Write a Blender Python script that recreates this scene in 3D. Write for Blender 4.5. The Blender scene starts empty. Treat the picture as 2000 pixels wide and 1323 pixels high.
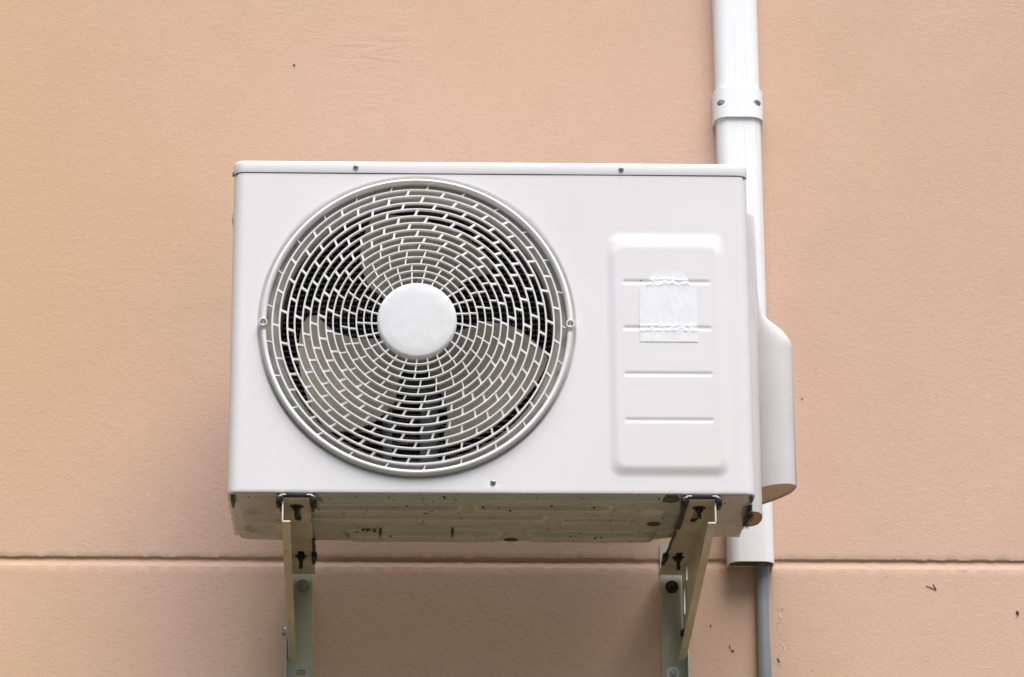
import bpy, bmesh, math, random
from mathutils import Vector, Matrix, noise
R = math.radians
PI = math.pi
random.seed(7)
scene = bpy.context.scene
C = scene.collection

# ------------------------------------------------------------------ camera
cam_data = bpy.data.cameras.new('camera')
cam = bpy.data.objects.new('camera', cam_data)
C.objects.link(cam)
cam_data.sensor_width = 36.0
cam_data.lens = 115.859
cam_data.clip_start = 0.1
cam_data.clip_end = 300
cam.matrix_world = Matrix(((0.99941, -0.00575, -0.03384, -0.1398),
                           (-0.03393, -0.31542, -0.94834, -4.79286),
                           (-0.00522, 0.94893, -0.31543, -1.34781),
                           (0, 0, 0, 1)))
# the rows above are (right, up, back) laid out as columns
rr = Vector((0.99941, -0.03393, -0.00522)); uu = Vector((-0.00575, -0.31542, 0.94893)); bb = Vector((-0.03384, -0.94834, -0.31543))
m = Matrix.Identity(4)
for i in range(3):
    m[i][0] = rr[i]; m[i][1] = uu[i]; m[i][2] = bb[i]
m[0][3], m[1][3], m[2][3] = -0.1398, -4.79286, -1.34781
cam.matrix_world = m
scene.camera = cam

# ------------------------------------------------------------------ light
SUN_EL, SUN_AZ = R(63), R(16)      # azimuth measured from straight-out-of-the-wall towards the right
world = bpy.data.worlds.new('World'); scene.world = world; world.use_nodes = True
nt = world.node_tree; nt.nodes.clear()
sky = nt.nodes.new('ShaderNodeTexSky'); sky.sky_type = 'NISHITA'; sky.sun_disc = False
sky.sun_elevation = SUN_EL; sky.sun_rotation = PI - SUN_AZ
sky.air_density = 1.0; sky.dust_density = 2.5; sky.ozone_density = 1.0
bg = nt.nodes.new('ShaderNodeBackground'); bg.inputs['Strength'].default_value = 0.05
wo = nt.nodes.new('ShaderNodeOutputWorld')
nt.links.new(sky.outputs[0], bg.inputs[0]); nt.links.new(bg.outputs[0], wo.inputs[0])
sd = bpy.data.lights.new('sun', 'SUN'); sd.energy = 2.5; sd.angle = R(46); sd.color = (1.0, 0.965, 0.94)
sun = bpy.data.objects.new('sun', sd); C.objects.link(sun)
sdir = Vector((math.sin(SUN_AZ)*math.cos(SUN_EL), -math.cos(SUN_AZ)*math.cos(SUN_EL), math.sin(SUN_EL)))
sun.rotation_euler = sdir.to_track_quat('Z', 'Y').to_euler()
sun.location = (1, -4, 5)
vs = scene.view_settings
vs.view_transform = 'Standard'; vs.look = 'None'; vs.gamma = 1; vs.use_curve_mapping = False
vs.exposure = 1.13

WALL = 0.4695          # wall face; the unit's front panel is y = 0, its lower edge z = 0
GROUND = -2.95

# ------------------------------------------------------------------ materials
def mat(name, color, rough=0.5, metal=0.0, vary=None, vscale=6.0, specks=None, bump=None, spec=0.5):
    """vary=(colour2, amount) soft blotches; specks=(colour, scale, threshold); bump=(scale, strength, distance)"""
    M = bpy.data.materials.new(name); M.use_nodes = True
    n = M.node_tree.nodes; l = M.node_tree.links
    b = n['Principled BSDF']
    b.inputs['Roughness'].default_value = rough; b.inputs['Metallic'].default_value = metal
    b.inputs['Specular IOR Level'].default_value = spec
    tc = n.new('ShaderNodeTexCoord')
    cur = n.new('ShaderNodeRGB'); cur.outputs[0].default_value = (*color, 1); out = cur.outputs[0]
    if vary:
        t = n.new('ShaderNodeTexNoise'); t.inputs['Scale'].default_value = vscale; t.inputs['Detail'].default_value = 6
        l.new(tc.outputs['Object'], t.inputs['Vector'])
        r = n.new('ShaderNodeMapRange'); r.inputs[1].default_value = 0.35; r.inputs[2].default_value = 0.7
        r.inputs[4].default_value = vary[1]; l.new(t.outputs[0], r.inputs[0])
        x = n.new('ShaderNodeMix'); x.data_type = 'RGBA'; l.new(r.outputs[0], x.inputs[0]); l.new(out, x.inputs[6])
        x.inputs[7].default_value = (*vary[0], 1); out = x.outputs[2]
    for sp in (specks or []):
        t = n.new('ShaderNodeTexNoise'); t.inputs['Scale'].default_value = sp[1]; t.inputs['Detail'].default_value = 3
        l.new(tc.outputs['Object'], t.inputs['Vector'])
        r = n.new('ShaderNodeMapRange'); r.inputs[1].default_value = sp[2]; r.inputs[2].default_value = sp[2] + 0.03
        l.new(t.outputs[0], r.inputs[0])
        x = n.new('ShaderNodeMix'); x.data_type = 'RGBA'; l.new(r.outputs[0], x.inputs[0]); l.new(out, x.inputs[6])
        x.inputs[7].default_value = (*sp[0], 1); out = x.outputs[2]
    l.new(out, b.inputs['Base Color'])
    if bump:
        t = n.new('ShaderNodeTexNoise'); t.inputs['Scale'].default_value = bump[0]; t.inputs['Detail'].default_value = 4
        l.new(tc.outputs['Object'], t.inputs['Vector'])
        bm_ = n.new('ShaderNodeBump'); bm_.inputs['Strength'].default_value = bump[1]; bm_.inputs['Distance'].default_value = bump[2]
        l.new(t.outputs[0], bm_.inputs['Height']); l.new(bm_.outputs[0], b.inputs['Normal'])
    return M

def wall_material():
    M = bpy.data.materials.new('peach_stucco'); M.use_nodes = True
    n = M.node_tree.nodes; l = M.node_tree.links; b = n['Principled BSDF']
    b.inputs['Roughness'].default_value = 0.75; b.inputs['Specular IOR Level'].default_value = 0.25
    tc = n.new('ShaderNodeTexCoord')
    def nz(scale, detail=4, rough=0.5, stretch=(1, 1, 1), dist=0.0):
        mp = n.new('ShaderNodeMapping'); mp.inputs['Scale'].default_value = stretch
        l.new(tc.outputs['Object'], mp.inputs[0])
        t = n.new('ShaderNodeTexNoise'); t.inputs['Scale'].default_value = scale; t.inputs['Detail'].default_value = detail
        t.inputs['Roughness'].default_value = rough; t.inputs['Distortion'].default_value = dist
        l.new(mp.outputs[0], t.inputs['Vector']); return t.outputs[0]
    def rng(a, lo, hi, o0=0.0, o1=1.0):
        r = n.new('ShaderNodeMapRange'); r.inputs[1].default_value = lo; r.inputs[2].default_value = hi
        r.inputs[3].default_value = o0; r.inputs[4].default_value = o1; l.new(a, r.inputs[0]); return r.outputs[0]
    def mix(f, a, c):
        x = n.new('ShaderNodeMix'); x.data_type = 'RGBA'; l.new(f, x.inputs[0]); l.new(a, x.inputs[6])
        x.inputs[7].default_value = (*c, 1); return x.outputs[2]
    base = n.new('ShaderNodeRGB'); base.outputs[0].default_value = (*WALL_RGB, 1)
    c = mix(rng(nz(1.3, 3), 0.38, 0.6, 0, 0.9), base.outputs[0], WALL_RGB2)
    c = mix(rng(nz(9, 5, .6), 0.45, 0.8, 0, 0.22), c, (0.46, 0.31, 0.215))
    c = mix(rng(nz(150, 3), 0.55, 0.8, 0, 0.25), c, (0.43, 0.28, 0.2))
    c = mix(rng(nz(75, 2), 0.765, 0.785, 0, 0.8), c, (0.72, 0.62, 0.52))
    c = mix(rng(nz(62, 2, .5, (1, 1, 1.02)), 0.78, 0.80, 0, 0.6), c, (0.22, 0.14, 0.08))
    # yellower towards the left end of the wall
    sx = n.new('ShaderNodeSeparateXYZ'); l.new(tc.outputs['Object'], sx.inputs[0])
    wob = n.new('ShaderNodeMath'); wob.operation = 'MULTIPLY_ADD'; l.new(nz(1.6, 3), wob.inputs[0]); wob.inputs[1].default_value = 0.9; l.new(sx.outputs[0], wob.inputs[2])
    c = mix(rng(wob.outputs[0], 0.05, -0.5, 0, 0.75), c, (0.60, 0.405, 0.228))
    l.new(c, b.inputs['Base Color'])
    # trowelled texture: fine grain and longer trowel ridges, stronger in a few patches
    def math_(op, a, bv):
        x = n.new('ShaderNodeMath'); x.operation = op
        for i, v in enumerate((a, bv)):
            if hasattr(v, 'links'): l.new(v, x.inputs[i])
            else: x.inputs[i].default_value = v
        return x.outputs[0]
    patch = rng(nz(2.3, 2), 0.55, 0.72)
    fine = nz(190, 4, 0.6, (1, 1, 1.2))
    mid = nz(48, 4, 0.6, (0.85, 1, 1.15), 0.8)
    ridge = nz(22, 5, 0.6, (0.35, 1, 2.2), 1.2)
    h = math_('ADD', math_('MULTIPLY', fine, 0.42), math_('MULTIPLY', mid, 0.42))
    h = math_('ADD', h, math_('MULTIPLY', math_('MULTIPLY', ridge, patch), 1.3))
    bmp = n.new('ShaderNodeBump'); bmp.inputs['Strength'].default_value = 0.36; bmp.inputs['Distance'].default_value = 0.0028
    l.new(h, bmp.inputs['Height']); l.new(bmp.outputs[0], b.inputs['Normal'])
    return M

WALL_RGB = (0.590, 0.400, 0.288)
WALL_RGB2 = (0.600, 0.415, 0.325)
M_wall = wall_material()
M_panel = mat('white_painted_steel', (0.712, 0.698, 0.712), 0.5, vary=((0.675, 0.66, 0.655), 0.7), vscale=5,
              specks=[((0.30, 0.24, 0.17), 95, 0.765)], bump=(9, 0.02, 0.002))
M_lid = mat('white_painted_lid', (0.72, 0.715, 0.72), 0.36, vary=((0.68, 0.675, 0.67), 0.5), specks=[((0.35, 0.3, 0.22), 80, 0.77)])
M_grille = mat('white_grille_plastic', (0.78, 0.78, 0.785), 0.35, vary=((0.66, 0.65, 0.62), 0.6), vscale=30)
M_hub = mat('speckled_hub_plastic', (0.70, 0.71, 0.72), 0.5, vary=((0.62, 0.63, 0.63), 0.8), vscale=60, bump=(400, 0.3, 0.0004))
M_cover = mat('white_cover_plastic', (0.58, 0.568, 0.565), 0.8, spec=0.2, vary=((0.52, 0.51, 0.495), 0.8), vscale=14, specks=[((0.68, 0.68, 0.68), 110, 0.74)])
M_duct = mat('white_duct_plastic', (0.82, 0.83, 0.84), 0.3, vary=((0.78, 0.79, 0.78), 0.6), vscale=8)
def duct_streaks(M):
    n = M.node_tree.nodes; l = M.node_tree.links; b = n['Principled BSDF']
    src = b.inputs['Base Color'].links[0].from_socket
    tc = n.new('ShaderNodeTexCoord'); mp = n.new('ShaderNodeMapping'); mp.inputs['Scale'].default_value = (1, 0.2, 0.012)
    t = n.new('ShaderNodeTexNoise'); t.inputs['Scale'].default_value = 260; t.inputs['Detail'].default_value = 2
    l.new(tc.outputs['Object'], mp.inputs[0]); l.new(mp.outputs[0], t.inputs[0])
    r = n.new('ShaderNodeMapRange'); r.inputs[1].default_value = 0.62; r.inputs[2].default_value = 0.68; r.inputs[4].default_value = 0.6; l.new(t.outputs[0], r.inputs[0])
    t2 = n.new('ShaderNodeTexNoise'); t2.inputs['Scale'].default_value = 5; l.new(tc.outputs['Object'], t2.inputs[0])
    mu = n.new('ShaderNodeMath'); mu.operation = 'MULTIPLY'; l.new(r.outputs[0], mu.inputs[0]); l.new(t2.outputs[0], mu.inputs[1])
    x = n.new('ShaderNodeMix'); x.data_type = 'RGBA'; l.new(mu.outputs[0], x.inputs[0]); l.new(src, x.inputs[6]); x.inputs[7].default_value = (0.5, 0.47, 0.36, 1)
    l.new(x.outputs[2], b.inputs['Base Color'])
duct_streaks(M_duct)
M_collar = mat('white_collar_plastic', (0.80, 0.81, 0.83), 0.32)
M_pan = mat('dirty_galvanised_underside', (0.49, 0.505, 0.445), 0.33, metal=0.25, vary=((0.37, 0.37, 0.31), 0.5), vscale=11,
            specks=[((0.06, 0.055, 0.04), 120, 0.655), ((0.07, 0.06, 0.045), 60, 0.74)], bump=(30, 0.1, 0.002))
M_bracket = mat('olive_zinc_steel', (0.64, 0.60, 0.46), 0.42, vary=((0.45, 0.40, 0.28), 0.8), vscale=14, specks=[((0.16, 0.12, 0.07), 140, 0.7)], metal=0.0)
M_plate = mat('grey_green_zinc_steel', (0.47, 0.50, 0.42), 0.42, vary=((0.34, 0.36, 0.30), 0.8), vscale=14, specks=[((0.16, 0.12, 0.07), 120, 0.72)], metal=0.0)
M_edge = mat('bright_edge_and_lit_rim', (0.80, 0.79, 0.76), 0.4)  # on the web's opening collars the paleness stands for caught light
M_black = mat('blue_black_rubber', (0.012, 0.014, 0.022), 0.45, spec=0.6)
M_dark = mat('oxidised_bolt_steel', (0.055, 0.052, 0.045), 0.45, metal=0.4)
M_zinc = mat('zinc_bolt_steel', (0.42, 0.44, 0.44), 0.35, metal=0.7, vary=((0.3, 0.28, 0.24), 0.7), vscale=90)
M_blade = mat('grey_fan_plastic', (0.40, 0.36, 0.285), 0.55, vary=((0.25, 0.22, 0.17), 0.8), vscale=9)
M_shroud = mat('grey_shroud_steel', (0.48, 0.46, 0.42), 0.5, vary=((0.38, 0.35, 0.3), 0.7), vscale=18)
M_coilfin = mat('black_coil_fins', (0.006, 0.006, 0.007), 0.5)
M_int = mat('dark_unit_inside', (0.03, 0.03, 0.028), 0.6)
M_mount = mat('grey_motor_mount_steel', (0.30, 0.34, 0.33), 0.35, metal=0.3)
M_conduit = mat('grey_blue_pvc', (0.25, 0.275, 0.30), 0.38, vary=((0.17, 0.187, 0.205), 0.8), vscale=12, spec=0.6)
M_sticker = mat('white_film_residue', (0.79, 0.80, 0.83), 0.3, vary=((0.735, 0.74, 0.76), 0.8), vscale=50, bump=(55, 0.25, 0.0012))
M_leg_foot = mat('brown_leg_foot', (0.42, 0.29, 0.19), 0.8, vary=((0.3, 0.2, 0.12), 0.7), vscale=30)
M_rust = mat('rust', (0.14, 0.085, 0.03), 0.8)
M_debris = mat('dark_debris', (0.06, 0.035, 0.02), 0.8)
M_drip = mat('dried_white_drip', (0.74, 0.66, 0.58), 0.5)
M_soil = mat('ground_soil', (0.085, 0.07, 0.038), 0.9, vary=((0.05, 0.055, 0.022), 0.9), vscale=0.6)

def coil_tube_material():
    M = bpy.data.materials.new('copper_tube_seen_between_fins'); M.use_nodes = True
    n = M.node_tree.nodes; l = M.node_tree.links; b = n['Principled BSDF']
    tc = n.new('ShaderNodeTexCoord')
    w = n.new('ShaderNodeTexWave'); w.wave_type = 'BANDS'; w.bands_direction = 'X'; w.inputs['Scale'].default_value = 75
    w.inputs['Distortion'].default_value = 1.0
    l.new(tc.outputs['Object'], w.inputs[0])
    t = n.new('ShaderNodeTexNoise'); t.inputs['Scale'].default_value = 25; l.new(tc.outputs['Object'], t.inputs[0])
    mu = n.new('ShaderNodeMath'); mu.operation = 'MULTIPLY'; l.new(w.outputs[1], mu.inputs[0]); l.new(t.outputs[0], mu.inputs[1])
    r = n.new('ShaderNodeMapRange'); r.inputs[1].default_value = 0.06; r.inputs[2].default_value = 0.25; l.new(mu.outputs[0], r.inputs[0])
    x = n.new('ShaderNodeMix'); x.data_type = 'RGBA'; l.new(r.outputs[0], x.inputs[0])
    x.inputs[6].default_value = (0.01, 0.009, 0.008, 1); x.inputs[7].default_value = (0.85, 0.62, 0.48, 1)
    l.new(x.outputs[2], b.inputs['Base Color']); b.inputs['Roughness'].default_value = 0.45
    return M
M_tube = coil_tube_material()

# ------------------------------------------------------------------ helpers
def finish(bm, smooth=True, angle=35):
    bmesh.ops.recalc_face_normals(bm, faces=bm.faces)
    me = bpy.data.meshes.new('mesh')
    if smooth:
        for f in bm.faces: f.smooth = True
        for e in bm.edges:
            if len(e.link_faces) == 2 and e.calc_face_angle(0) > R(angle): e.smooth = False
    bm.to_mesh(me); bm.free(); return me

def obj(name, geo, material, parent=None, smooth=True, angle=35):
    me = finish(geo, smooth, angle) if isinstance(geo, bmesh.types.BMesh) else geo
    me.name = name
    me.materials.clear(); me.materials.append(material)
    o = bpy.data.objects.new(name, me); C.objects.link(o)
    if parent: o.parent = parent
    return o

def empty(name, label, cat, loc=(0, 0, 0), group=None):
    o = bpy.data.objects.new(name, None); C.objects.link(o); o.location = loc; o.empty_display_size = 0.05
    o['label'] = label; o['category'] = cat
    if group: o['group'] = group
    return o

def sub(o, parent, loc):
    """geometry written in scene coordinates, parented to an empty standing at loc"""
    o.parent = parent; o.matrix_parent_inverse = Matrix.Translation(Vector(loc)).inverted(); return o

def box(bm, x0, x1, y0, y1, z0, z1, bev=0.0, seg=2):
    g = bmesh.ops.create_cube(bm, size=1)
    for v in g['verts']:
        v.co = Vector(((x0+x1)/2 + v.co.x*(x1-x0), (y0+y1)/2 + v.co.y*(y1-y0), (z0+z1)/2 + v.co.z*(z1-z0)))
    if bev:
        es = list({e for v in g['verts'] for e in v.link_edges})
        bmesh.ops.bevel(bm, geom=es, offset=bev, segments=seg, profile=0.5, affect='EDGES')

def tube(bm, pts, rads, n=12, cap=True):
    if not hasattr(rads, '__len__'): rads = [rads]*len(pts)
    rings = []; prev = None
    for i, p in enumerate(pts):
        a = Vector(pts[max(i-1, 0)]); b = Vector(pts[min(i+1, len(pts)-1)]); d = (b-a).normalized()
        u = prev if prev and abs(prev.dot(d)) < 0.99 else Vector((0, 0, 1)) if abs(d.z) < 0.9 else Vector((1, 0, 0))
        u = (u - d*u.dot(d)).normalized(); prev = u; w = d.cross(u)
        rings.append([bm.verts.new(Vector(p) + (u*math.cos(2*PI*k/n) + w*math.sin(2*PI*k/n))*rads[i]) for k in range(n)])
    for a, b in zip(rings, rings[1:]):
        for k in range(n): bm.faces.new((a[k], a[(k+1) % n], b[(k+1) % n], b[k]))
    if cap:
        bm.faces.new(rings[0][::-1]); bm.faces.new(rings[-1])

def lathe(bm, c, prof, n=96, closed=False, a0=0, a1=2*PI):
    """prof = (radius, y) pairs turned about the y axis through c=(x, z)"""
    full = abs(a1-a0-2*PI) < 1e-6; m_ = n if full else n+1
    rings = [[bm.verts.new((c[0]+r*math.sin(a0+(a1-a0)*k/n), y, c[1]+r*math.cos(a0+(a1-a0)*k/n))) for k in range(m_)] for r, y in prof]
    pairs = list(zip(rings, rings[1:])) + ([(rings[-1], rings[0])] if closed else [])
    for a, b in pairs:
        for k in range(n): bm.faces.new((a[k], a[(k+1) % m_], b[(k+1) % m_], b[k]))
    return rings

def plate(outlines, thick, bevel=0.0003):
    """flat sheet with holes from 2D outlines (first is the rim): mesh in the XY plane, centred on z=0"""
    cu = bpy.data.curves.new('tmp', 'CURVE'); cu.dimensions = '2D'; cu.fill_mode = 'BOTH'
    cu.extrude = thick/2 - bevel; cu.bevel_depth = bevel; cu.bevel_resolution = 1; cu.offset = -bevel
    for o_ in outlines:
        s = cu.splines.new('POLY'); s.points.add(len(o_)-1); s.use_cyclic_u = True
        for p, q in zip(s.points, o_): p.co = (q[0], q[1], 0, 1)
    t = bpy.data.objects.new('tmp', cu); C.objects.link(t)
    dg = bpy.context.evaluated_depsgraph_get()
    me = bpy.data.meshes.new_from_object(t.evaluated_get(dg))
    bpy.data.objects.remove(t); bpy.data.curves.remove(cu)
    return me

def slot(cx, cy, w, h, n=8):
    """rounded slot outline; long axis is the longer of w, h"""
    r = min(w, h)/2; pts = []
    ex, ey = w/2 - r, h/2 - r
    for k in range(4*n):
        a = 2*PI*k/(4*n)
        pts.append((cx + (ex if math.cos(a) >= 0 else -ex) + r*math.cos(a), cy + (ey if math.sin(a) >= 0 else -ey) + r*math.sin(a)))
    return pts[::-1]

def xform(me, M): me.transform(M); return me
def add_mesh(bm, me): bm.from_mesh(me); bpy.data.meshes.remove(me)

def screw(name, parent, loc, r, material, out=0.003, cross=True):
    """pan-head cross screw facing -y"""
    bm = bmesh.new(); x, y, z = loc
    prof = [(0.0001, y-out), (r*0.45, y-out*0.98), (r*0.8, y-out*0.7), (r, y-out*0.15), (r, y+0.001)]
    lathe(bm, (x, z), prof, 24)
    o = obj(name, bm, material); sub(o, parent, parent.location)
    if cross:
        b = bmesh.new(); t = r*0.16
        box(b, x-r*0.5, x+r*0.5, y-out-0.0003, y-out+0.0002, z-t, z+t)
        box(b, x-t, x+t, y-out-0.00045, y-out+0.0002, z-r*0.5, z+r*0.5)
        obj('cross_recess', b, M_dark, o, smooth=False)
    return o

def hexbolt(bm, p, axis, r, head=0.006, washer=None, shaft=0.0, shaft_r=None):
    """washer, then hex head, then threaded end, built outward along axis from p"""
    axis = Vector(axis).normalized(); M = axis.to_track_quat('Z', 'Y').to_matrix().to_4x4(); M.translation = Vector(p)
    def cyl(r_, z0, z1, n, r2=None):
        g = bmesh.ops.create_cone(bm, cap_ends=True, segments=n, radius1=r_, radius2=r2 if r2 else r_, depth=z1-z0)
        bmesh.ops.translate(bm, verts=g['verts'], vec=(0, 0, (z0+z1)/2)); bmesh.ops.transform(bm, verts=g['verts'], matrix=M)
    z = 0
    if washer: cyl(washer, 0, 0.0015, 28); z = 0.0015
    cyl(r, z, z+head*0.85, 6); cyl(r*0.97, z+head*0.85, z+head, 6, r*0.8)
    if shaft: cyl(shaft_r or r*0.5, z+head, z+head+shaft, 14)

# ------------------------------------------------------------------ ground
bm = bmesh.new()
vs_ = [bm.verts.new(p) for p in ((-60, -90, GROUND), (60, -90, GROUND), (60, 1, GROUND), (-60, 1, GROUND))]
bm.faces.new(vs_)
g = obj('ground', bm, M_soil, smooth=False); g['kind'] = 'structure'

# ------------------------------------------------------------------ wall with its routed joint
wall = empty('house_wall', 'peach stucco house wall with one horizontal groove, behind the white fan unit', 'wall', (0, WALL, GROUND))
bm = bmesh.new()
xs = [-7, -3, -1.4] + [-1.2 + 0.004*i for i in range(601)] + [1.4, 3, 7]
prof = [(3.6, 0), (1.5, 0), (0.6, 0), (0.032, 0), (0.0228, 0), (0.0209, 0.0005), (0.0203, 0.0014), (0.0198, 0.0030), (0.0186, 0.0036), (0.0162, 0.0034),
        (0.0118, 0.0024), (0.0078, 0.0009), (0.0058, 0.0004), (0.0040, 0), (-0.008, 0), (-0.6, 0), (GROUND, 0), (GROUND, 0.22), (3.6, 0.22)]
rows = []
for k, (z, d) in enumerate(prof):
    row = []
    for x in xs:
        j = 0.0
        dd = d
        if 4 <= k <= 13:
            amp = 0.0009 if k in (5, 6, 7) else 0.0005
            j = amp*(noise.noise(Vector((x*45, k*0.35, 0))) + 0.5*noise.noise(Vector((x*160, k*1.3, 3)))) - 0.0006*math.sin(x*2.2)
            dd = max(0, d + 0.0005*noise.noise(Vector((x*60, k, 9)))) if d else 0
        row.append(bm.verts.new((x, WALL+dd, z+j)))
    rows.append(row)
for a, b in zip(rows, rows[1:] + rows[:1]):
    for i in range(len(xs)-1): bm.faces.new((a[i], a[i+1], b[i+1], b[i]))
bm.faces.new([r_[0] for r_ in rows]); bm.faces.new([r_[-1] for r_ in rows][::-1])
sub(obj('stucco_face', bm, M_wall, angle=50), wall, wall.location)

def debris(name, strokes, material=M_debris):
    b = bmesh.new()
    for pts, r_ in strokes:
        tube(b, [(x, WALL-0.0006-r_*0.4, z) for x, z in pts], [r_*(0.7 if i in (0, len(pts)-1) else 1) for i in range(len(pts))], 7)
    sub(obj(name, b, material), wall, wall.location)
debris('twig', [([(0.729, -0.0235), (0.737, -0.0265), (0.7455, -0.0305)], 0.0006), ([(0.741, -0.0205), (0.7435, -0.0255), (0.746, -0.031)], 0.0008)])
debris('seed', [([(0.8775, -0.066), (0.8785, -0.069), (0.8795, -0.0715)], 0.0022)])
debris('dirt_speck', [([(0.4015, -0.125), (0.4022, -0.131)], 0.0009), ([(0.404, -0.133), (0.409, -0.1345)], 0.0012)])
debris('dirt_speck', [([(0.3705, -0.091), (0.372, -0.0925)], 0.0014)])
debris('dirt_speck', [([(-0.3275, 0.899), (-0.324, 0.897)], 0.0012)])
debris('dirt_speck', [([(0.4795, -0.146), (0.483, -0.153)], 0.0012)])
debris('dirt_speck', [([(0.5335, 0.30), (0.536, 0.2985)], 0.0009)])
bm = bmesh.new()
random.seed(3)
for i in range(34):
    z = -0.05 - 0.105*random.random()**0.8; x = 0.4855 + 0.003*math.sin(z*90) + random.uniform(-0.0035, 0.0035)
    r_ = random.uniform(0.0006, 0.0018); l_ = random.uniform(0.001, 0.006)
    tube(bm, [(x, WALL-0.0002, z), (x+random.uniform(-.001, .001), WALL-0.0004, z-l_)], [r_*0.6, r_*0.4], 6)
sub(obj('dried_drip', bm, M_drip), wall, wall.location)

# ------------------------------------------------------------------ cable duct with its collar
DX0, DX1, DD = 0.4003, 0.4762, 0.045
def duct_outline(off=0.0, depth=DD, r=0.019):
    x0, x1, y0 = DX0-off, DX1+off, WALL-depth-off
    r = r + off; p = [(x0, WALL-0.0005)]
    for k in range(11):
        a = PI/2*k/10; p.append((x0 + r - r*math.cos(a), y0 + r - r*math.sin(a)*1.0))
    for k in range(11):
        a = PI/2*(1-k/10); p.append((x1 - r + r*math.cos(a), y0 + r - r*math.sin(a)))
    p.append((x1, WALL-0.0005))
    # gentle crown across the face
    q = []
    for x, y in p:
        t = (x-x0)/(x1-x0); q.append((x, y - (0.0018*math.sin(PI*t) if y < WALL-0.02 else 0)))
    return q
def shell(outer, inner, z0, z1, zs=None):
    b = bmesh.new(); zs = zs or [z0, z1]
    O = [[b.verts.new((x, y, z)) for x, y in outer] for z in zs]; I = [[b.verts.new((x, y, z)) for x, y in inner] for z in zs]
    n_ = len(outer)
    for L in (O, I):
        for a, c in zip(L, L[1:]):
            for i in range(n_-1): b.faces.new((a[i], a[i+1], c[i+1], c[i]))
    for e in (0, -1):
        for i in range(n_-1): b.faces.new((O[e][i], O[e][i+1], I[e][i+1], I[e][i]))
    for i in (0, -1):
        for k in range(len(zs)-1): b.faces.new((O[k][i], O[k+1][i], I[k+1][i], I[k][i]))
    return b
duct = empty('cable_duct', 'tall white plastic cable duct on the peach wall, passing behind the unit', 'cable duct', (0.438, WALL, 0.0055))
sub(obj('duct_cover', shell(duct_outline(), duct_outline(-0.0022), 0.0055, 1.7), M_duct, angle=50), duct, duct.location)
b = bmesh.new(); box(b, DX0+0.003, DX1-0.003, WALL-0.004, WALL-0.0008, 0.007, 1.69)
sub(obj('back_plate', b, M_duct, smooth=False), duct, duct.location)
b = bmesh.new()
ol = duct_outline(-0.0024)
R0 = [b.verts.new((x, min(y, WALL-0.0042), 0.0085)) for x, y in ol]; R1 = [b.verts.new((v.co.x, v.co.y, 0.05)) for v in R0]
b.faces.new(R0)
for i in range(len(ol)-1): b.faces.new((R0[i], R0[i+1], R1[i+1], R1[i]))
sub(obj('duct_mouth_shade', b, mat('dark_olive_shade', (0.075, 0.075, 0.045), 0.5, vary=((0.16, 0.14, 0.07), 0.7), vscale=45), angle=40), duct, duct.location)  # added dark block; its colour stands for the shaded inside of the duct
# hidden cable bundle ends inside the duct mouth
for x, r_ in ((0.418, 0.009), (0.4335, 0.0075)):
    b = bmesh.new(); tube(b, [(x, WALL-0.02, 0.016), (x, WALL-0.02, 0.35)], r_, 14)
    sub(obj('cable_end', b, M_black), duct, duct.location)
# collar, with two oval slots cut through it
cb = shell([(x, y) for x, y in duct_outline(0.0046)], duct_outline(0.0008), 0.788, 0.842, zs=[0.788, 0.790, 0.834, 0.8355, 0.8405, 0.842])
me = finish(cb, True, 50)
co = bpy.data.objects.new('tmp_collar', me); C.objects.link(co)
kb = bmesh.new()
for s_, x in ((1, DX0+0.0085), (-1, DX1-0.0085)):
    d = Vector((-s_*0.72, -0.7, 0)).normalized(); t_ = Vector((d.y, -d.x, 0)); c0 = Vector((x, WALL-DD+0.002, 0.8155))
    rings = []
    for w in (-0.03, 0.03):
        rings.append([kb.verts.new(c0 + d*w + t_*(0.0082*math.cos(2*PI*k/20)) + Vector((0, 0, 0.0052*math.sin(2*PI*k/20)))) for k in range(20)])
    for k in range(20): kb.faces.new((rings[0][k], rings[0][(k+1) % 20], rings[1][(k+1) % 20], rings[1][k]))
    kb.faces.new(rings[0][::-1]); kb.faces.new(rings[1])
bmesh.ops.recalc_face_normals(kb, faces=kb.faces)
km = bpy.data.meshes.new('cut'); kb.to_mesh(km); kb.free()
ko = bpy.data.objects.new('tmp_cut', km); C.objects.link(ko)
mod = co.modifiers.new('b', 'BOOLEAN'); mod.operation = 'DIFFERENCE'; mod.object = ko; mod.solver = 'EXACT'
dg = bpy.context.evaluated_depsgraph_get()
cm = bpy.data.meshes.new_from_object(co.evaluated_get(dg))
bpy.data.objects.remove(co); bpy.data.objects.remove(ko)
collar = obj('collar', cm, M_collar); sub(collar, duct, duct.location)
# black block put behind each slot to paint the shade in the hole
for s_, x in ((1, DX0+0.0062), (-1, DX1-0.0062)):
    b = bmesh.new(); box(b, x-0.0042, x+0.0042, WALL-DD+0.0020, WALL-DD+0.0064, 0.8095, 0.8155, 0.0008)
    obj('slot_shade', b, M_black).parent = collar

# ------------------------------------------------------------------ grey conduit
b = bmesh.new()
pts = []; rd = []
for i in range(30):
    z = 0.06 - 0.9*i/29
    pts.append((0.4590 - 0.012*(0.06-z) + 0.0009*math.sin(z*22), WALL-0.0125, z)); rd.append(0.0104 + 0.0006*math.sin(z*31+1))
tube(b, pts, rd, 28)
cond = obj('conduit_pipe', b, M_conduit)
cond['label'] = 'grey plastic conduit pipe running down the wall out of the white duct'; cond['category'] = 'pipe'

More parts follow.
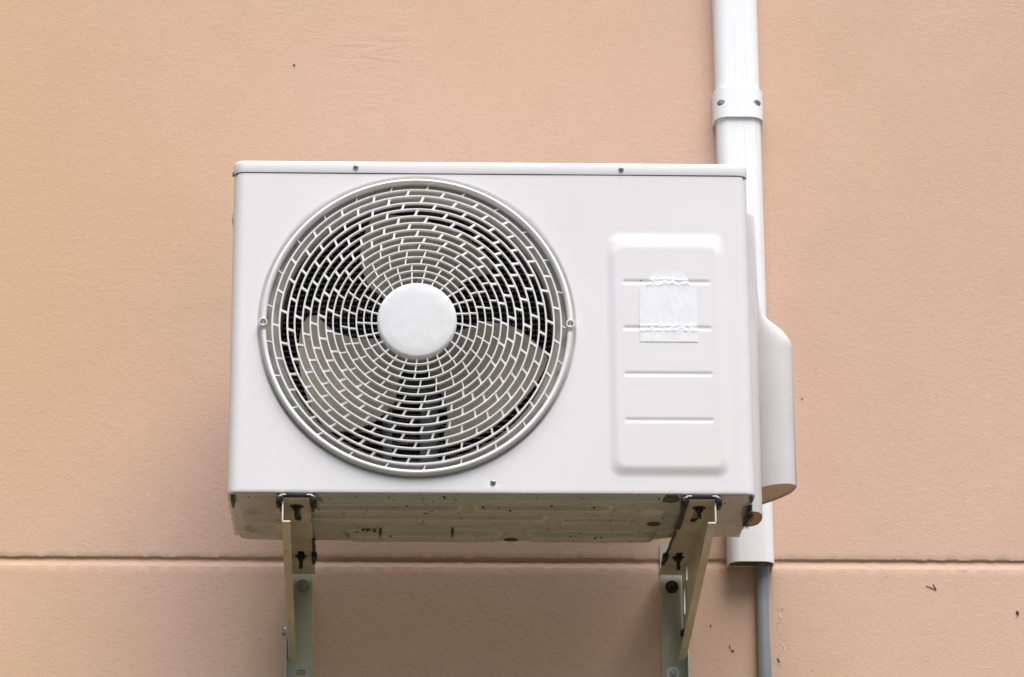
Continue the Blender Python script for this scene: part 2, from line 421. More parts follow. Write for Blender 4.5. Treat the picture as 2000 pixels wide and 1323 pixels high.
# ------------------------------------------------------------------ air conditioner
XC, ZC, HALF = -0.1146, 0.2665, 0.4
ac = empty('air_conditioner', 'white outdoor air conditioner unit with round fan grille, resting on two wall brackets', 'air conditioner', (0, 0.127, 0))
def part(name, geo, material, parent=None, **k):
    o = obj(name, geo, material, **k); return sub(o, ac, ac.location) if parent is None else o

def rr_sdf(x, z, x0, x1, z0, z1, r):
    qx = abs(x-(x0+x1)/2) - (x1-x0)/2 + r; qz = abs(z-(z0+z1)/2) - (z1-z0)/2 + r
    return math.hypot(max(qx, 0), max(qz, 0)) + min(max(qx, qz), 0) - r
GROOVES = [0.3385, 0.2635, 0.1895, 0.1155]
def sm(t): t = min(1, max(0, t)); return t*t*(3-2*t)
def relief(x, z):
    """how far the pressed front panel stands out at (x, z)"""
    h = 0.0
    if 0.16 < x < 0.38 and 0.01 < z < 0.44:
        do = -rr_sdf(x, z, 0.1765, 0.3635, 0.0255, 0.4225, 0.020)
        di = rr_sdf(x, z, 0.1935, 0.3475, 0.0445, 0.3925, 0.011)
        if di <= 0: h = 0.0038
        elif do > 0: h = 0.0038*sm(do/(do+di))
        if 0.19 < x < 0.35:
            for gz in GROOVES:
                dx = max(0, abs(x-0.2703) - 0.0645); d = math.hypot(dx, z-gz)
                if d < 0.0048: h -= 0.0011*(0.5+0.5*math.cos(PI*d/0.0048))
    # faint dimple round the lower screw
    d = math.hypot(x-0.0014, z-0.0170)
    if d < 0.009: h -= 0.0016*(0.5+0.5*math.cos(PI*d/0.009))
    h += 0.0004*noise.noise(Vector((x*5, z*5, 2)))      # oil-canning
    return h

RC = 0.017                                  # radius of the upright corners
PX0, PX1, PZ0, PZ1 = XC-0.2505, XC+0.2505, 0.0135, 0.5125
def frange(a, b_, st):
    n_ = max(1, round((b_-a)/st)); return [a+(b_-a)*i/n_ for i in range(n_)]
xf = frange(-HALF+RC, PX0, 0.004) + frange(PX0, PX1, 0.006) + frange(PX1, 0.17, 0.004) + frange(0.17, 0.372, 0.0017) + [0.372, HALF-RC]
cols = [(-HALF, 0.252)] + [(-HALF, 0.1)]
for k in range(9):
    a = PI/2*k/8; cols.append((-HALF+RC-RC*math.cos(a), RC-RC*math.sin(a)))
cols += [(x, 0) for x in xf[1:-1]]
for k in range(9):
    a = PI/2*(1-k/8); cols.append((HALF-RC+RC*math.cos(a), RC-RC*math.sin(a)))
cols += [(HALF, 0.1), (HALF, 0.252)]
zr = [0.0015] + frange(0.006, PZ0, 0.002) + frange(PZ0, PZ1, 0.0018) + [PZ1, 0.5152]
bm = bmesh.new()
G = []
for z in zr:
    row = []
    for x, y in cols:
        e = relief(x, z) if y == 0 else 0
        row.append(bm.verts.new((x, y-e, z)))
    G.append(row)
for i in range(len(zr)-1):
    for j in range(len(cols)-1):
        xm = (cols[j][0]+cols[j+1][0])/2; zm = (zr[i]+zr[i+1])/2
        if cols[j][1] == 0 and cols[j+1][1] == 0 and PX0-1e-6 < xm < PX1+1e-6 and PZ0 < zm < PZ1: continue
        bm.faces.new((G[i][j], G[i][j+1], G[i+1][j+1], G[i+1][j]))
# hemmed lower edge: rounds under and runs back
def ins(x, y, d):
    """move a point of the plan outline inwards by d"""
    if y <= 1e-6: return (x, y+d)
    if y >= RC-1e-6: return (x - math.copysign(d, x), y)
    cx_ = math.copysign(HALF-RC, x); v = Vector((x-cx_, y-RC)).normalized(); return (x-v.x*d, y-v.y*d)
prev = G[0]
for d, z in ((0.0004, 0.0006), (0.0014, 0.0), (0.0130, 0.0)):
    row = [bm.verts.new((*ins(x, y, d), z)) for x, y in cols]
    for j in range(len(cols)-1): bm.faces.new((prev[j], prev[j+1], row[j+1], row[j]))
    prev = row
# polar patch round the fan opening
NA = 256
def rect_ray(a):
    s_, c_ = math.sin(a), math.cos(a); t = 9
    if s_ > 1e-9: t = min(t, (PX1-XC)/s_)
    if s_ < -1e-9: t = min(t, (PX0-XC)/s_)
    if c_ > 1e-9: t = min(t, (PZ1-ZC)/c_)
    if c_ < -1e-9: t = min(t, (PZ0-ZC)/c_)
    return t
corner = [math.atan2(x-XC, z-ZC) % (2*PI) for x in (PX0, PX1) for z in (PZ0, PZ1)]
angs = [2*PI*k/NA for k in range(NA)]
for c_ in corner:
    i = min(range(NA), key=lambda k: abs(angs[k]-c_)); angs[i] = c_
ROUT = 0.2456
lip = [(ROUT, 0.0), (0.2448, 0.0006), (0.2436, 0.0024), (0.2422, 0.0050), (0.2408, 0.0062), (0.2380, 0.0064), (0.2372, 0.0075), (0.2370, 0.020)]
rings = []
for t in (1.0, 0.97, 0.6, 0.25, 0.06):
    rings.append([])
    for a in angs:
        rad = ROUT + (rect_ray(a)-ROUT)*t; x, z = XC+rad*math.sin(a), ZC+rad*math.cos(a)
        rings[-1].append(bm.verts.new((x, -relief(x, z), z)))
for r_, y in lip[:2]:
    rings.append([bm.verts.new((XC+r_*math.sin(a), y-relief(XC+r_*math.sin(a), ZC+r_*math.cos(a)), ZC+r_*math.cos(a))) for a in angs])
for A, B in zip(rings, rings[1:]):
    for k in range(NA): bm.faces.new((A[k], A[(k+1) % NA], B[(k+1) % NA], B[k]))
panel_o = part('front_panel', bm, M_panel, angle=60)
# recessed lip round the opening, where tan dust has settled
bm = bmesh.new(); rings = []
for r_, y in lip[1:]:
    rings.append([bm.verts.new((XC+r_*math.sin(a), y-relief(XC+r_*math.sin(a), ZC+r_*math.cos(a)), ZC+r_*math.cos(a))) for a in angs])
for A, B in zip(rings, rings[1:]):
    for k in range(NA): bm.faces.new((A[k], A[(k+1) % NA], B[(k+1) % NA], B[k]))
obj('opening_lip', bm, mat('dusty_white_paint', (0.71, 0.695, 0.68), 0.6, vary=((0.56, 0.52, 0.44), 0.7), vscale=7), panel_o, angle=60)

# lid
bm = bmesh.new()
def outset(x, y, d): return ins(x, y, -d)
prev = None
TOP = 0.5362
for d, z in ((-0.0015, 0.5172), (0.0010, 0.5163), (0.0013, 0.5172), (0.0013, TOP-0.0045), (0.0006, TOP-0.0016), (-0.0014, TOP-0.0002), (-0.006, TOP), (-0.016, TOP)):
    row = [bm.verts.new((*outset(x, y, d), z)) for x, y in cols]
    if prev:
        for j in range(len(cols)-1): bm.faces.new((prev[j], prev[j+1], row[j+1], row[j]))
    prev = row
bm.faces.new(prev)
part('lid', bm, M_lid, angle=60)
# back and inner walls, so that no daylight leaks into the fan box
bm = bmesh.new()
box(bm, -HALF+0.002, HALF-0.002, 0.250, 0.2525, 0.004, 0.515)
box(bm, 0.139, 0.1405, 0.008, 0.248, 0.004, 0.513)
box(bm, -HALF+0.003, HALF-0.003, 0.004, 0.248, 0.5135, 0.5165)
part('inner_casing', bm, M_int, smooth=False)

# bezel ring
bm = bmesh.new()
bz = [(0.2400, 0.0058), (0.2404, 0.0020), (0.2398, -0.0030), (0.2380, -0.0066), (0.2355, -0.0080), (0.2333, -0.0073), (0.2318, -0.0050), (0.2308, -0.0012), (0.2306, 0.0030), (0.2312, 0.0045), (0.2340, 0.0050), (0.2360, 0.0058)]
lathe(bm, (XC, ZC), bz, 192, closed=True)
# lower half carries a second, thicker bead that starts below each screw boss
n_ = 120; a0 = R(93); a1 = R(267)
pts = []; rd = []
for k in range(n_+1):
    t = k/n_; a = a0+(a1-a0)*t
    e = min(t, 1-t)
    rad = 0.2346 + 0.0012*sm(e/0.22)
    pts.append((XC+rad*math.sin(a), -0.0072+0.0012*sm(e/0.25), ZC+rad*math.cos(a))); rd.append(0.0036)
tube(bm, pts, rd, 12)
for s_ in (-1, 1):
    bx_ = XC + s_*0.2352; r0 = 0.0066
    lathe(bm, (bx_, ZC+0.0008), [(r0, 0.004), (r0, -0.0118), (r0-0.0007, -0.0126), (r0-0.0018, -0.0124), (r0-0.0019, -0.0112), (r0-0.0019, -0.002)], 28)
part('grille_rim', bm, M_grille, angle=40)
for s_ in (-1, 1): screw('rim_screw', ac, (XC+s_*0.2352, -0.0015, ZC+0.0008), 0.0046, M_black, 0.0008)  # coloured black to imitate the shade inside the boss holes

# domed ring-and-spoke grille
RINGS = [0.0695, 0.0814, 0.0928, 0.1047, 0.1165, 0.1284, 0.1394, 0.1513, 0.1631, 0.175, 0.1872, 0.1983, 0.2105, 0.2216]
PH = [7.2, 8.3, 9.0, 4.0, 6.0, 1.2, 4.3, 0.1, 9.8, 4.4, -0.6, 7.7, 2.0, 10.5, 4.0]
def dome(r): return -0.0015 - 0.0240*(1-(r/0.2300)**2)
bm = bmesh.new()
for i, r_ in enumerate(RINGS):
    y = dome(r_); w = 0.00108 + 0.0003*i/13; d = 0.0076
    sec = [(r_-w*0.6, y), (r_+w*0.6, y), (r_+w, y+0.0007), (r_+w*0.9, y+d), (r_-w*0.9, y+d), (r_-w, y+0.0007)]
    lathe(bm, (XC, ZC), sec, 160, closed=True)
edges_r = [0.0600] + RINGS + [0.2312]
for b_ in range(15):
    ra, rb = edges_r[b_], edges_r[b_+1]; rm = (ra+rb)/2
    tau = R(6 + 17*min(1, b_/7))
    outer = b_ >= 6
    for k in range(25):
        a = R(PH[b_] + 14.4*k + random.uniform(-0.15, 0.15))
        if b_ == 14: wid = 0.00085; fl = 0.0004
        elif outer: wid = 0.00150; fl = 0.0016
        else: wid = 0.00095; fl = 0.0004
        F, B = [], []
        for t, wf in ((0, 1), (0.14, 0.35), (0.3, 0), (0.7, 0), (0.86, 0.35), (1, 1)):
            rad = ra + (rb-ra)*t; aa = a + math.tan(tau)*(rad-rm)/rm
            hw = wid + fl*wf
            for s_ in (-1, 1):
                an = aa + s_*hw/rad/math.cos(tau)
                yb = dome(rad)
                F.append(bm.verts.new((XC+rad*math.sin(an), yb+0.0009, ZC+rad*math.cos(an))))
                B.append(bm.verts.new((XC+rad*math.sin(an), yb+0.0070, ZC+rad*math.cos(an))))
        for q in range(0, 10, 2):
            bm.faces.new((F[q], F[q+1], F[q+3], F[q+2])); bm.faces.new((B[q+1], B[q], B[q+2], B[q+3]))
            bm.faces.new((F[q+1], B[q+1], B[q+3], F[q+3])); bm.faces.new((B[q], F[q], F[q+2], B[q+2]))
grille = part('fan_grille', bm, M_grille, angle=30)

# hub cap
bm = bmesh.new()
yh = dome(0.06)
prof = [(0.0001, yh-0.0030), (0.02, yh-0.0030), (0.04, yh-0.0028), (0.055, yh-0.0025), (0.0592, yh-0.0016), (0.0608, yh+0.0008), (0.0610, yh+0.0085), (0.0570, yh+0.0090), (0.0560, yh+0.002)]
lathe(bm, (XC, ZC), prof, 96)
obj('grille_hub', bm, M_hub, grille, angle=50)
# crusty brown residue above the hub
bm = bmesh.new()
random.seed(5)
for i in range(16):
    a = R(random.uniform(-3.5, 1.5)); r_ = random.uniform(0.0625, 0.0668)
    bmesh.ops.create_icosphere(bm, subdivisions=1, radius=random.uniform(0.0008, 0.0019), matrix=Matrix.Translation((XC+r_*math.sin(a), dome(r_)+random.uniform(0.002, 0.006), ZC+r_*math.cos(a))))
obj('residue', bm, mat('brown_nest_residue', (0.25, 0.15, 0.06), 0.9), grille)

# fan
YF = 0.046
fan_loc = (XC, 0.07, ZC)
def interp(tab, x):
    for (xa, ya), (xb, yb) in zip(tab, tab[1:]):
        if x <= xb: return ya + (yb-ya)*max(0, (x-xa))/(xb-xa)
    return tab[-1][1]
LEAD = [(0.03, -38), (0.06, -38), (0.11, -43), (0.155, -35), (0.19, -25), (0.215, -17)]
TRAIL = [(0.03, 37), (0.06, 36), (0.10, 34), (0.13, 38), (0.16, 45), (0.18, 49)]
ROUTU = [(0, 0.2065), (0.08, 0.2045), (0.2, 0.200), (0.45, 0.190), (0.65, 0.184), (0.85, 0.180), (0.94, 0.174), (1, 0.162)]
bm = bmesh.new()
lathe(bm, (XC, ZC), [(0.0001, 0.030), (0.020, 0.031), (0.040, 0.034), (0.046, 0.040), (0.047, 0.095), (0.0001, 0.096)], 48)
fan = part('fan', bm, M_blade)
for bl in range(3):
    bm = bmesh.new(); nu, nv = 36, 26
    L = {}
    for side in (0, 1):
        for i in range(nu+1):
            u = i/nu; ro = interp(ROUTU, u)
            for j in range(nv+1):
                v = j/nv; r_ = 0.040 + (ro-0.040)*v
                a = R(120*bl + interp(LEAD, r_) + (interp(TRAIL, r_)-interp(LEAD, r_))*u)
                y = YF + 0.034*u - 0.006*math.sin(PI*u)*v + 0.008*(1-v)
                y += side*0.0022
                L[side, i, j] = bm.verts.new((XC+r_*math.sin(a), y, ZC+r_*math.cos(a)))
    for i in range(nu):
        for j in range(nv):
            bm.faces.new((L[0, i, j], L[0, i+1, j], L[0, i+1, j+1], L[0, i, j+1]))
            bm.faces.new((L[1, i, j], L[1, i, j+1], L[1, i+1, j+1], L[1, i+1, j]))
    for i in range(nu):
        for j in (0, nv): bm.faces.new((L[0, i, j], L[0, i+1, j], L[1, i+1, j], L[1, i, j]))
    for j in range(nv):
        for i in (0, nu): bm.faces.new((L[0, i, j], L[0, i, j+1], L[1, i, j+1], L[1, i, j]))
    obj('blade', bm, M_blade, fan, angle=50)
# bell-mouth shroud
bm = bmesh.new()
lathe(bm, (XC, ZC), [(0.2365, 0.0130), (0.2280, 0.0135), (0.2180, 0.0155), (0.2130, 0.0185), (0.2105, 0.024), (0.2100, 0.030), (0.2120, 0.030), (0.2160, 0.026), (0.2365, 0.0185)], 160, closed=True)
part('fan_shroud', bm, M_shroud, angle=50)
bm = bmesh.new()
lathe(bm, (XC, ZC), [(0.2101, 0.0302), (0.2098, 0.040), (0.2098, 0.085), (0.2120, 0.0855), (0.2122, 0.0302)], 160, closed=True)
part('shroud_throat', bm, mat('shaded_throat_steel', (0.13, 0.12, 0.095), 0.6, vary=((0.06, 0.055, 0.04), 0.8), vscale=20), angle=50)  # same stuff as the shroud, darkened to imitate the shade deep inside
# motor on its upright sheet-steel mount
bm = bmesh.new()
lathe(bm, (XC, ZC), [(0.0001, 0.100), (0.040, 0.102), (0.044, 0.108), (0.044, 0.150), (0.0001, 0.152)], 40)
part('motor', bm, M_int)
bm = bmesh.new()
for x0, x1 in ((-0.167, -0.152), (-0.108, -0.080)):
    box(bm, x0, x1, 0.156, 0.158, 0.004, 0.43, 0.0006)
    box(bm, x0, x0+0.002, 0.158, 0.170, 0.004, 0.43); box(bm, x1-0.002, x1, 0.158, 0.170, 0.004, 0.43)
box(bm, -0.098, -0.094, 0.1535, 0.1562, 0.004, 0.43, 0.0006)
box(bm, -0.17, -0.06, 0.1522, 0.1548, 0.205, 0.2285, 0.0006)
part('motor_mount', bm, M_mount, angle=30)
# coil: upright fins crossed by level tubes
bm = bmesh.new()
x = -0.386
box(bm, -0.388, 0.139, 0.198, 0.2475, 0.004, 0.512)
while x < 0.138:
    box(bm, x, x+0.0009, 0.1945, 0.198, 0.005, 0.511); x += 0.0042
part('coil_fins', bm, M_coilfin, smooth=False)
bm = bmesh.new()
z = 0.012
while z < 0.51:
    tube(bm, [(-0.386, 0.1955, z), (0.138, 0.1955, z)], 0.0019, 8); z += 0.00950
part('coil_tubes', bm, M_tube)

# wrinkled leftover of a peeled label: square with a round-topped tab above
bm = bmesh.new()
def st_pt(x, z):
    w = 0.00045 + 0.00035*(1+noise.noise(Vector((x*260, z*60, 0.3)))) * 0.6
    near = min(abs(z-g_) for g_ in GROOVES)
    if near < 0.010: w += 0.0011*max(0, noise.noise(Vector((x*170, z*230, 5)))+0.25)*(1-near/0.010)
    base = relief(x, z)
    if near < 0.006: base += 0.0010*(1-near/0.006)      # the film bridges the groove
    return bm.verts.new((x, -base-w, z))
def film(rows_):
    prev = None
    for z, xa, xb in rows_:
        n2 = 70
        row = [st_pt(xa+(xb-xa)*i/n2, z) for i in range(n2+1)]
        if prev:
            for i in range(n2): bm.faces.new((prev[i], prev[i+1], row[i+1], row[i]))
        prev = row
LX0, LX1, LZ0, LZ1 = 0.2278, 0.3166, 0.2412, 0.3289
film([(LZ0+(LZ1-LZ0)*k/80, LX0+0.0004*noise.noise(Vector((0, k*.3, 1))), LX1+0.0006*noise.noise(Vector((4, k*.3, 1)))) for k in range(81)])
def dome_half(zt):
    t = (zt-LZ1)/(0.3595-LZ1); return 0.0325*math.sqrt(max(0, 1-t**2.4))*(1-0.02*t)+0.0008*noise.noise(Vector((zt*300, 2, 2)))
zsd = [LZ1 + (0.3592-LZ1)*k/36 for k in range(37)]
cx_ = 0.2733
film([(z, cx_-dome_half(z), cx_-(0.0016*sm((z-0.350)/0.006))) for z in zsd])
film([(z, cx_+(0.0018*sm((z-0.350)/0.006)), cx_+dome_half(z)) for z in zsd])
part('peeled_sticker', bm, M_sticker, angle=80)

# screws
for x, z, r_ in ((-0.2107, 0.5253, 0.0043), (0.2031, 0.5251, 0.0043)): screw('screw', ac, (x, -0.0014, z), r_, M_dark if 0 else M_zinc)
screw('screw', ac, (0.0014, 0.0012, 0.0170), 0.0048, M_zinc, 0.0036)
# side handle and side screw, just peeking out on the left
bm = bmesh.new(); box(bm, -0.4085, -0.3995, 0.13, 0.22, 0.484, 0.500, 0.002)
part('side_handle', bm, M_cover)
bm = bmesh.new(); hexbolt(bm, (-0.4005, 0.030, 0.524), (-1, 0, 0), 0.0042, 0.003)
part('side_screw', bm, M_dark, angle=30)

# base pan seen from below
PAN = [(-0.3895, 0.005), (-0.3935, 0.020), (-0.3950, 0.080), (-0.3948, 0.200), (-0.3935, 0.240), (-0.3890, 0.262), (-0.3800, 0.2700), (-0.3300, 0.2725), (-0.1, 0.2765), (0.1, 0.2745),
       (0.28, 0.262), (0.300, 0.2500), (0.36, 0.2450), (0.385, 0.2430), (0.3930, 0.236), (0.3965, 0.215), (0.3965, 0.09), (0.3955, 0.030), (0.3915, 0.008)]
CAPS = [  # x0, x1, y, half-width, height (down)
    (-0.245, 0.245, 0.022, 0.016, 0.0036), (-0.265, -0.058, 0.072, 0.017, 0.0050), (-0.012, 0.172, 0.070, 0.017, 0.0050),
    (-0.265, 0.074, 0.128, 0.020, 0.0050), (-0.205, 0.005, 0.222, 0.022, 0.0060), (0.078, 0.245, 0.224, 0.020, 0.0060),
    (0.12, 0.21, 0.140, 0.014, 0.0040), (-0.345, -0.345, 0.10, 0.030, -0.0040), (-0.352, -0.352, 0.195, 0.030, -0.0050),
    (0.212, 0.212, 0.075, 0.020, -0.004), (0.248, 0.248, 0.10, 0.024, 0.0035), (0.262, 0.272, 0.20, 0.020, -0.0035), (-0.318, -0.318, 0.12, 0.060, -0.0035),
    (0.366, 0.366, 0.13, 0.028, -0.0035), (0.05, 0.06, 0.185, 0.028, -0.0035), (-0.04, -0.02, 0.175, 0.022, -0.003)]
def pan_z(x, y):
    h = 0
    for x0, x1, yc, hw, hh in CAPS:
        dx = max(x0-x, 0, x-x1); d = math.hypot(dx, y-yc)
        if d < hw*1.15: h += (1.8 if hh > 0 else 0.8)*hh*sm((hw*1.15-d)/(hw*0.6))
    h += 0.0012*noise.noise(Vector((x*14, y*26, 4)))
    return -0.0035 - h
def inside(x, y):
    c = False; n2 = len(PAN)
    for i in range(n2):
        (xa, ya), (xb, yb) = PAN[i], PAN[(i+1) % n2]
        if (ya > y) != (yb > y) and x < (xb-xa)*(y-ya)/(yb-ya)+xa: c = not c
    return c
def rearY(x):
    pts_ = PAN[5:14]
    return interp([(a_, b__) for a_, b__ in pts_], x)
def edgeX(y, side):
    if side < 0: t = [(0.004, -0.3885), (0.020, -0.3935), (0.080, -0.3950), (0.200, -0.3948), (0.240, -0.3935), (0.262, -0.3890), (0.27, -0.3800), (0.28, -0.375)]
    else: t = [(0.004, 0.3905), (0.030, 0.3955), (0.09, 0.3965), (0.215, 0.3965), (0.236, 0.3930), (0.243, 0.385), (0.25, 0.375), (0.28, 0.37)]
    return interp(t, y)
bm = bmesh.new()
NX, NY = 330, 110
P = []
for j in range(NY+1):
    v = j/NY; row = []
    for i in range(NX+1):
        u = i/NX; xg = -0.39+0.78*u; y = 0.004+(rearY(xg)-0.004)*v
        xl, xr = edgeX(y, -1), edgeX(y, 1); x = xl+(xr-xl)*u
        e = min(1, 8*min(u*0.8, (1-u)*0.8, (1-v)*0.27, v*0.45)/0.10)
        row.append(bm.verts.new((x, y, pan_z(x, y)*e - (0.0004 if v < 0.5 else 0.0015)*(1-e))))
    P.append(row)
for j in range(NY):
    for i in range(NX): bm.faces.new((P[j][i], P[j][i+1], P[j+1][i+1], P[j+1][i]))
rim = [P[j][0] for j in range(NY+1)] + P[NY][1:] + [P[j][NX] for j in range(NY-1, -1, -1)]
up = [bm.verts.new((v.co.x, v.co.y, 0.014)) for v in rim]
for i in range(len(rim)-1): bm.faces.new((rim[i], rim[i+1], up[i+1], up[i]))
pan_o = part('base_pan', bm, M_pan, angle=55)
# holes, slots and rust in the pan
bm = bmesh.new()
def disc(b, x, y, rx, ry, dz=0.0006):
    z = pan_z(x, y) - dz
    vv = [b.verts.new((x+rx*math.cos(2*PI*k/24), y+ry*math.sin(2*PI*k/24), min(z, pan_z(x+rx*math.cos(2*PI*k/24), y+ry*math.sin(2*PI*k/24))-dz))) for k in range(24)]
    b.faces.new(vv)
for a in ((0.0372, 0.2600, 0.0115, 0.0100), (0.1312, 0.0877, 0.011, 0.006), (0.2565, 0.161, 0.011, 0.012), (-0.1693, 0.200, 0.0022, 0.012), (-0.0564, 0.199, 0.0022, 0.012), (0.123, 0.105, 0.003, 0.004)):
    bm = bmesh.new(); disc(bm, *a); obj('drain_hole', bm, M_int, pan_o, smooth=False)
bm = bmesh.new(); disc(bm, 0.2723, 0.0180, 0.0125, 0.017, 0.0012)
obj('rubber_plug', bm, mat('grey_rubber_plug', (0.07, 0.075, 0.05), 0.7), pan_o, smooth=False)
bm = bmesh.new()
random.seed(11)
for i in range(9): disc(bm, -0.1885+random.uniform(-0.010, 0.010), 0.196+random.uniform(-0.002, 0.003), random.uniform(0.0015, 0.004), random.uniform(0.002, 0.004), 0.0008+0.00005*i)
obj('rust_patch', bm, M_rust, pan_o, smooth=False)
# dark boxes that paint the shade of the gap under the front corners
bm = bmesh.new(); box(bm, -0.3945, -0.3900, 0.012, 0.055, -0.0095, 0.001, 0.001); part('corner_gap_shade', bm, M_dark)
bm = bmesh.new(); box(bm, 0.3925, 0.3965, 0.006, 0.030, -0.006, 0.001, 0.001)
part('corner_gap_shade', bm, M_dark)

# valve cover bulging from the right side
PLAN = [(0.4000, 0.0985), (0.4170, 0.0985), (0.4195, 0.0988), (0.4206, 0.0995), (0.4290, 0.0910), (0.4400, 0.0835), (0.4515, 0.0800), (0.4620, 0.0805), (0.4700, 0.0865), (0.4743, 0.098), (0.4735, 0.112), (0.4690, 0.132),
        (0.4600, 0.154), (0.4465, 0.178), (0.4320, 0.198), (0.4240, 0.2100), (0.4180, 0.220), (0.4000, 0.220)]
PROFZ = [(0.0405, 1.0), (0.0395, 0.0)]
wz = [(0.0400, 1.0), (0.2640, 1.0), (0.2720, 0.985), (0.2790, 0.93), (0.2870, 0.84), (0.2955, 0.70), (0.3040, 0.52), (0.3110, 0.36), (0.3190, 0.22), (0.3300, 0.12), (0.3450, 0.06), (0.37, 0.03), (0.485, 0.0), (0.4895, -0.04), (0.4915, -0.12)]
bm = bmesh.new(); prev = None
for z, s_ in wz:
    row = []
    for x, y in PLAN:
        xx = x if x < 0.4206 and s_ >= 0 else (0.4206 + (x-0.4206)*s_ if x >= 0.4206 else max(0.3995, x + s_*0.06))
        if s_ < 0 and x >= 0.4206: xx = 0.4206 + s_*0.06
        yy = y + (max(y, 0.1005)-y)*(1-max(s_, 0)) if x > 0.4207 else y
        row.append(bm.verts.new((xx, yy, z)))
    if prev:
        for i in range(len(PLAN)-1): bm.faces.new((prev[i], prev[i+1], row[i+1], row[i]))
    prev = row
    if z == 0.0400: first = row
bm.faces.new(prev)
# rolled lower lip, then a shallow recess that closes the underside
cpx, cpy = 0.440, 0.140
last = first
for k, (f, dz) in enumerate(((0.975, -0.0010), (0.945, -0.0006), (0.935, 0.0020))):
    row = [bm.verts.new((cpx+(x-cpx)*f if x > 0.401 else x, cpy+(y-cpy)*f, 0.0400+dz)) for x, y in PLAN]
    for i in range(len(PLAN)-1): bm.faces.new((last[i], last[i+1], row[i+1], row[i]))
    last = row
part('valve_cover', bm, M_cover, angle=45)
bm = bmesh.new()
bm.faces.new([bm.verts.new((cpx+(x-cpx)*0.937 if x > 0.401 else x, cpy+(y-cpy)*0.937, 0.0415)) for x, y in PLAN])
part('cover_bottom', bm, mat('bounce_tinted_plastic', (0.60, 0.47, 0.34), 0.6), smooth=False)  # tan colour stands for warm light bounced onto the white plastic
# narrow leg of the cover that carries on below it, open at the foot
LEG = [(0.398, 0.060), (0.4060, 0.062), (0.4125, 0.068), (0.4170, 0.079), (0.4192, 0.094), (0.4196, 0.116), (0.4170, 0.134), (0.4120, 0.145), (0.4050, 0.150), (0.398, 0.150)]
bm = bmesh.new()
rows_ = [[bm.verts.new((x, y, z)) for x, y in LEG] for z in (-0.0100, -0.0092, 0.315)] + [[bm.verts.new((0.3985+(x-0.3985)*0.15, y, 0.36)) for x, y in LEG]]
for A, B in zip(rows_, rows_[1:]):
    for i in range(len(LEG)-1): bm.faces.new((A[i], A[i+1], B[i+1], B[i]))
part('cover_leg', bm, M_cover)
bm = bmesh.new(); bm.faces.new([bm.verts.new((0.407+(x-0.407)*0.97, 0.105+(y-0.105)*0.97, -0.0090)) for x, y in LEG])
part('leg_foot', bm, M_leg_foot, smooth=False)  # plain brown face set into the foot
# frayed black seal between pan and leg
bm = bmesh.new()
random.seed(9)
box(bm, 0.3940, 0.4005, 0.060, 0.150, -0.0105, 0.004, 0.0015)
for i in range(46):
    x = random.uniform(0.392, 0.4015); y = random.uniform(0.07, 0.15); z = -0.010
    p = [(x, y, z)]
    for k in range(3):
        x += random.uniform(-0.0020, 0.0020); z -= random.uniform(0.0005, 0.0035); y += random.uniform(-.002, .003); p.append((x, y, z))
    tube(bm, p, [0.0005, 0.0004, 0.0003, 0.0002], 5)
part('frayed_seal', bm, M_black)

